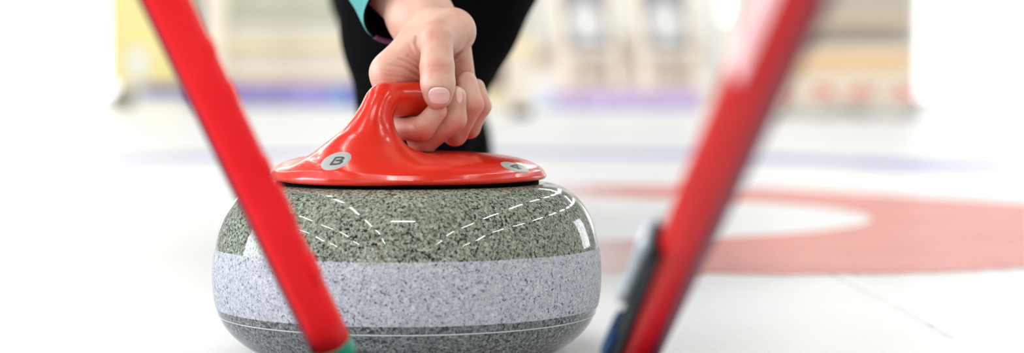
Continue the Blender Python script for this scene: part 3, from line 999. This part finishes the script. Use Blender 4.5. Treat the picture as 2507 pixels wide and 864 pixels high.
# left barrier
t = root_at('timber_barrier', 640, 258, 21.2)
tag(t, 'long cream timber barrier behind the violet foam on the left', 'barrier')
slab('panel', 395, 905, 66, 262, 21.2, .06, M['cream'], t)
slab('rail', 395, 905, 104, 128, 21.14, .05, M['tan'], t)
slab('rail', 395, 905, 184, 200, 21.14, .05, M['tan'], t)
slab('rail', 395, 905, 60, 72, 21.12, .12, M['cream'], t)
for x in (420, 600, 760, 890):
    slab('post', x, x + 14, 66, 262, 21.27, .06, M['wood'], t)
t = tag(slab('wall_panel', 440, 1306, -190, 84, 21.45, .05, M['grey']), 'grey green panel on the end wall above the left barrier', 'wall panel')
t = root_at('foam_bumper', 600, 258, 20.7)
tag(t, 'violet foam bumper lying along the ice edge on the left', 'bumper')
xs = [340, 470, 600, 690, 806, 852, 905]
for i, (a, b) in enumerate(zip(xs[:-1], xs[1:])):
    s = slab('block', a, b - 1.5, 208, 262, 20.7, .3, M['cyan'] if i == 4 else M['violet_deep'] if i in (0, 5) else M['violet'], t, .03)
    if i == 4: s['label'] = 'light blue block'
slab('top_strip', 340, 905, 200, 208, 20.72, .26, M['pinktop'], t)
t = root_at('banner_stand', 345, 200, 20.0)
tag(t, 'pale yellow upright banner at the far left', 'banner')
slab('banner', 262, 440, -200, 205, 20.0, .03, M['yellow'], t)
slab('base', 250, 450, 236, 262, 19.95, .30, M['white'], t)
slab('pole', 346, 352, 200, 250, 20.01, .02, M['silver'], t)
slab('white_print', 312, 362, 118, 190, 19.975, .02, M['white'], t)
t = root_at('bin', 300, 255, 18.6)
tag(t, 'small olive bin standing in front of the yellow banner', 'bin')
c = at(300, 262, 18.6)
lathe('bin_body', [(.0, .005), (.10, .005), (.11, .02), (.125, .16), (.13, .165), (.12, .165), (.10, .03), (0, .03)], M['olive'], t, 32, (c[0], c[1], 0))
t = root_at('timber_post', 524, 200, 19.4)
tag(t, 'tall pale wooden post rising behind the left broom', 'post')
slab('post', 502, 546, -260, 254, 19.4, .12, M['wood'], t, .01)
slab('side_strip', 484, 502, -260, 90, 19.45, .08, M['slate'], t)
slab('foot', 488, 560, 244, 264, 19.35, .25, M['wood'], t, .01)

# right barrier with easel boards
t = root_at('timber_barrier', 1480, 258, 18.6)
tag(t, 'pale beige plank barrier behind the two easel boards', 'barrier')
slab('panel', 1195, 1760, 86, 272, 18.6, .06, M['cream2'], t)
slab('rail', 1195, 1330, 96, 140, 18.55, .05, M['tan'], t)
slab('rail', 1330, 1760, 116, 134, 18.55, .05, M['wood'], t)
for x in (1340, 1545, 1745):
    slab('post', x, x + 16, 80, 272, 18.66, .06, M['wood'], t)
t = root_at('foam_bumper', 1510, 270, 17.0)
tag(t, 'lilac foam bumper lying below the two easel boards', 'bumper')
xs = [1312, 1362, 1432, 1510, 1590, 1720]
for i, (a, b) in enumerate(zip(xs[:-1], xs[1:])):
    s = slab('block', a, b - 1.5, 228, 274, 17.0, .3, M['paleblue'] if i == 0 else M['violet2'], t, .03)
    if i == 0: s['label'] = 'light blue block'
slab('top_strip', 1312, 1720, 219, 228, 17.02, .26, M['pinktop'], t)
t = tag(slab('white_box', 1297, 1372, 186, 290, 17.6, .25, M['white'], None, .02), 'white box resting behind the left end of the lilac bumper', 'box')
t.location = (0, 0, 0)

def easel(px, label):
    d = 17.9
    t = root_at('easel_board', px + 50, 205, d)
    tag(t, label, 'easel board', 'easel boards')
    k = d / F
    def leaned(name, x0, x1, y0, y1, off, th, mat, skew=0.10):
        a = at(px, 215, d)
        # local picture-plane box, leaned sideways and back as the easel leans
        bm = bmesh.new()
        box(bm, (x0 * k, off, -y1 * k), (x1 * k, off + th, -y0 * k))
        for v in bm.verts:
            v.co.x += -skew * v.co.z * 1.0
            v.co.y += .22 * v.co.z
        bmesh.ops.translate(bm, vec=Vector((a[0], a[1], 0 + .2 - (215 - 215) * k)), verts=bm.verts)
        return bm_obj(name, bm, mat, t)
    leaned('board', -4, 110, -330, -94, 0, .02, M['slate'])
    # emblem: rounded shape, narrow above and wide below
    e = []
    for a in np.linspace(0, 2 * math.pi, 40, endpoint=False):
        r = 1
        x = math.cos(a) * 44; y = math.sin(a) * 52
        if y < -4:
            x *= .62 + .38 * math.exp(-(y + 4) ** 2 / 300)
        e.append((52 + x, y))
    bm = bmesh.new()
    base = at(px, 215, d)
    def pt(x, y, off):
        z = -(y) * k
        return Vector((base[0] + x * k - .10 * z, base[1] + off + .22 * z, .2 + z))
    yc = -166
    f1 = [bm.verts.new(pt(x, yc + y, -.006)) for x, y in e]; f2 = [bm.verts.new(pt(x, yc + y, .004)) for x, y in e]
    bm.faces.new(f1); bm.faces.new(f2[::-1])
    for i in range(len(e)):
        j = (i + 1) % len(e)
        bm.faces.new((f1[i], f1[j], f2[j], f2[i]))
    bmesh.ops.recalc_face_normals(bm, faces=bm.faces)
    bm_obj('emblem', bm, M['emblem'], t)
    leaned('leg', -26, -2, -345, 56, .0, .03, M['wood'])
    leaned('leg', 106, 124, -345, 56, .0, .03, M['wood'])
    leaned('ledge', -20, 118, -94, -80, -.03, .08, M['wood'])
    bm = bmesh.new()
    p0 = pt(50, -330, .03); p1 = Vector((base[0] + 50 * k, base[1] + .32, 0.0))
    for q in ((p0, p1),):
        v = q[1] - q[0]
        bmesh.ops.create_cone(bm, cap_ends=True, segments=12, radius1=.02, radius2=.02, depth=v.length,
                              matrix=Matrix.Translation((q[0] + q[1]) / 2) @ v.to_track_quat('Z', 'Y').to_matrix().to_4x4())
    bm_obj('back_leg', bm, M['wood'], t)
easel(1400, 'grey board with white emblem on a wooden easel, nearer the person')
easel(1596, 'grey board with white emblem on a wooden easel, nearer the dark red broom')

t = tag(slab('pillar', 1308, 1352, -300, 112, 18.45, .10, M['white'], None, .01), 'slim white column standing left of the easel boards', 'column')
t = root_at('crate', 1245, 268, 13.4)
tag(t, 'beige wooden crate with a dark foot beside the lilac bumper', 'crate')
slab('crate_body', 1236, 1296, 142, 266, 13.4, .3, M['wood'], t, .01)
slab('side_board', 1190, 1240, 142, 216, 13.45, .3, M['brown'], t, .01)
slab('side_board', 1170, 1236, 216, 262, 13.45, .3, M['tan'], t, .01)
slab('foot', 1250, 1302, 262, 288, 13.2, .12, M['darkfoot'], t, .01)
t = root_at('floor_lamp', 1790, 60, 17.5)
tag(t, 'bright white lamp panel high beside the dark red broom', 'lamp')
slab('lamp_panel', 1768, 1802, -160, 52, 17.5, .06, emit('lamp panel', (1, .98, .92, 1), 1.6), t)
slab('lamp_post', 1780, 1790, 52, 262, 17.52, .05, M['wood'], t)
slab('lamp_foot', 1750, 1820, 256, 268, 17.4, .3, M['wood'], t)
tag(slab('upright_panel', 1722, 1764, -260, 262, 18.35, .05, M['white'], None), 'pale upright panel right of the easel boards', 'panel')

# stand on the right
M['stand_tan'] = plank_mat('stand tan', lin(222, 190, 148))
M['stand_beige'] = plank_mat('stand beige', lin(220, 206, 186))
M['stand_wood'] = plank_mat('stand brown', lin(196, 178, 154))
t = root_at('timber_stand', 2050, 258, 15.2)
tag(t, 'tiered timber stand of grey and tan boards at the right', 'stand')
slab('back_panel', 1830, 2236, -220, 268, 15.6, .05, M['grey2'], t)
slab('board', 1830, 2236, 28, 60, 15.5, .06, M['stand_wood'], t)
slab('board', 1830, 2236, 110, 134, 15.4, .12, M['stand_beige'], t)
slab('board', 1830, 2236, 134, 172, 15.3, .20, M['stand_tan'], t)
slab('board', 1830, 2236, 172, 268, 15.2, .30, M['stand_beige'], t)

# row of parked stones on the right
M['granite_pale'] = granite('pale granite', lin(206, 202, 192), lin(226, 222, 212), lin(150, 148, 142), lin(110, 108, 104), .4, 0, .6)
def copy_stone(px, d, rot, label):
    p = ground(px, 215 + F * .2 / d)
    r = empty('curling_stone', (0, 0, 0))
    for ch in stone.children:
        if ch.name.startswith(('granite_crown', 'striking_band', 'granite_base', 'handle')):
            c = ch.copy(); C.objects.link(c); c.parent = r
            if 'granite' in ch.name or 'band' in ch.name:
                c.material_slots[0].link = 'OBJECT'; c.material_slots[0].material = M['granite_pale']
    r.location = (p[0], p[1], 0); r.rotation_euler = (0, 0, rot)
    tag(r, label, 'curling stone', 'parked stones by the stand')
    return r
for px, d, rot, label in ((1912, 12.9, .4, 'small parked stone with red handle, touching the dark red broom in view'),
                          (2012, 12.6, 2.2, 'small parked stone with red handle, second from the broom in the far row'),
                          (2112, 12.8, -.8, 'small parked stone with red handle, third from the broom in the far row'),
                          (2206, 12.4, 1.2, 'small parked stone with red handle, at the right end of the far row')):
    copy_stone(px, d, rot, label)

# ------------------------------------------------------------------ camera, view
cd = bpy.data.cameras.new('camera'); cam = bpy.data.objects.new('camera', cd); C.objects.link(cam)
cam.location = CAM; cam.rotation_euler = (math.pi / 2 - TH, 0, 0)
cd.sensor_width = 36; cd.lens = 36 * F / 2507; cd.clip_start = .02; cd.clip_end = 100
cd.dof.use_dof = True; cd.dof.focus_distance = 1.365; cd.dof.aperture_fstop = 3.45
SC.camera = cam
w = bpy.data.worlds.new('world'); SC.world = w; w.use_nodes = True
w.node_tree.nodes['Background'].inputs[0].default_value = (.8, .85, .9, 1); w.node_tree.nodes['Background'].inputs[1].default_value = .3
SC.view_settings.view_transform = 'Standard'; SC.view_settings.look = 'None'; SC.view_settings.gamma = 1
SC.view_settings.use_curve_mapping = False
SC.view_settings.exposure = -0.88
SC.cycles.use_denoising = True
SC.cycles.max_bounces = 8
SC.cycles.sample_clamp_indirect = 6
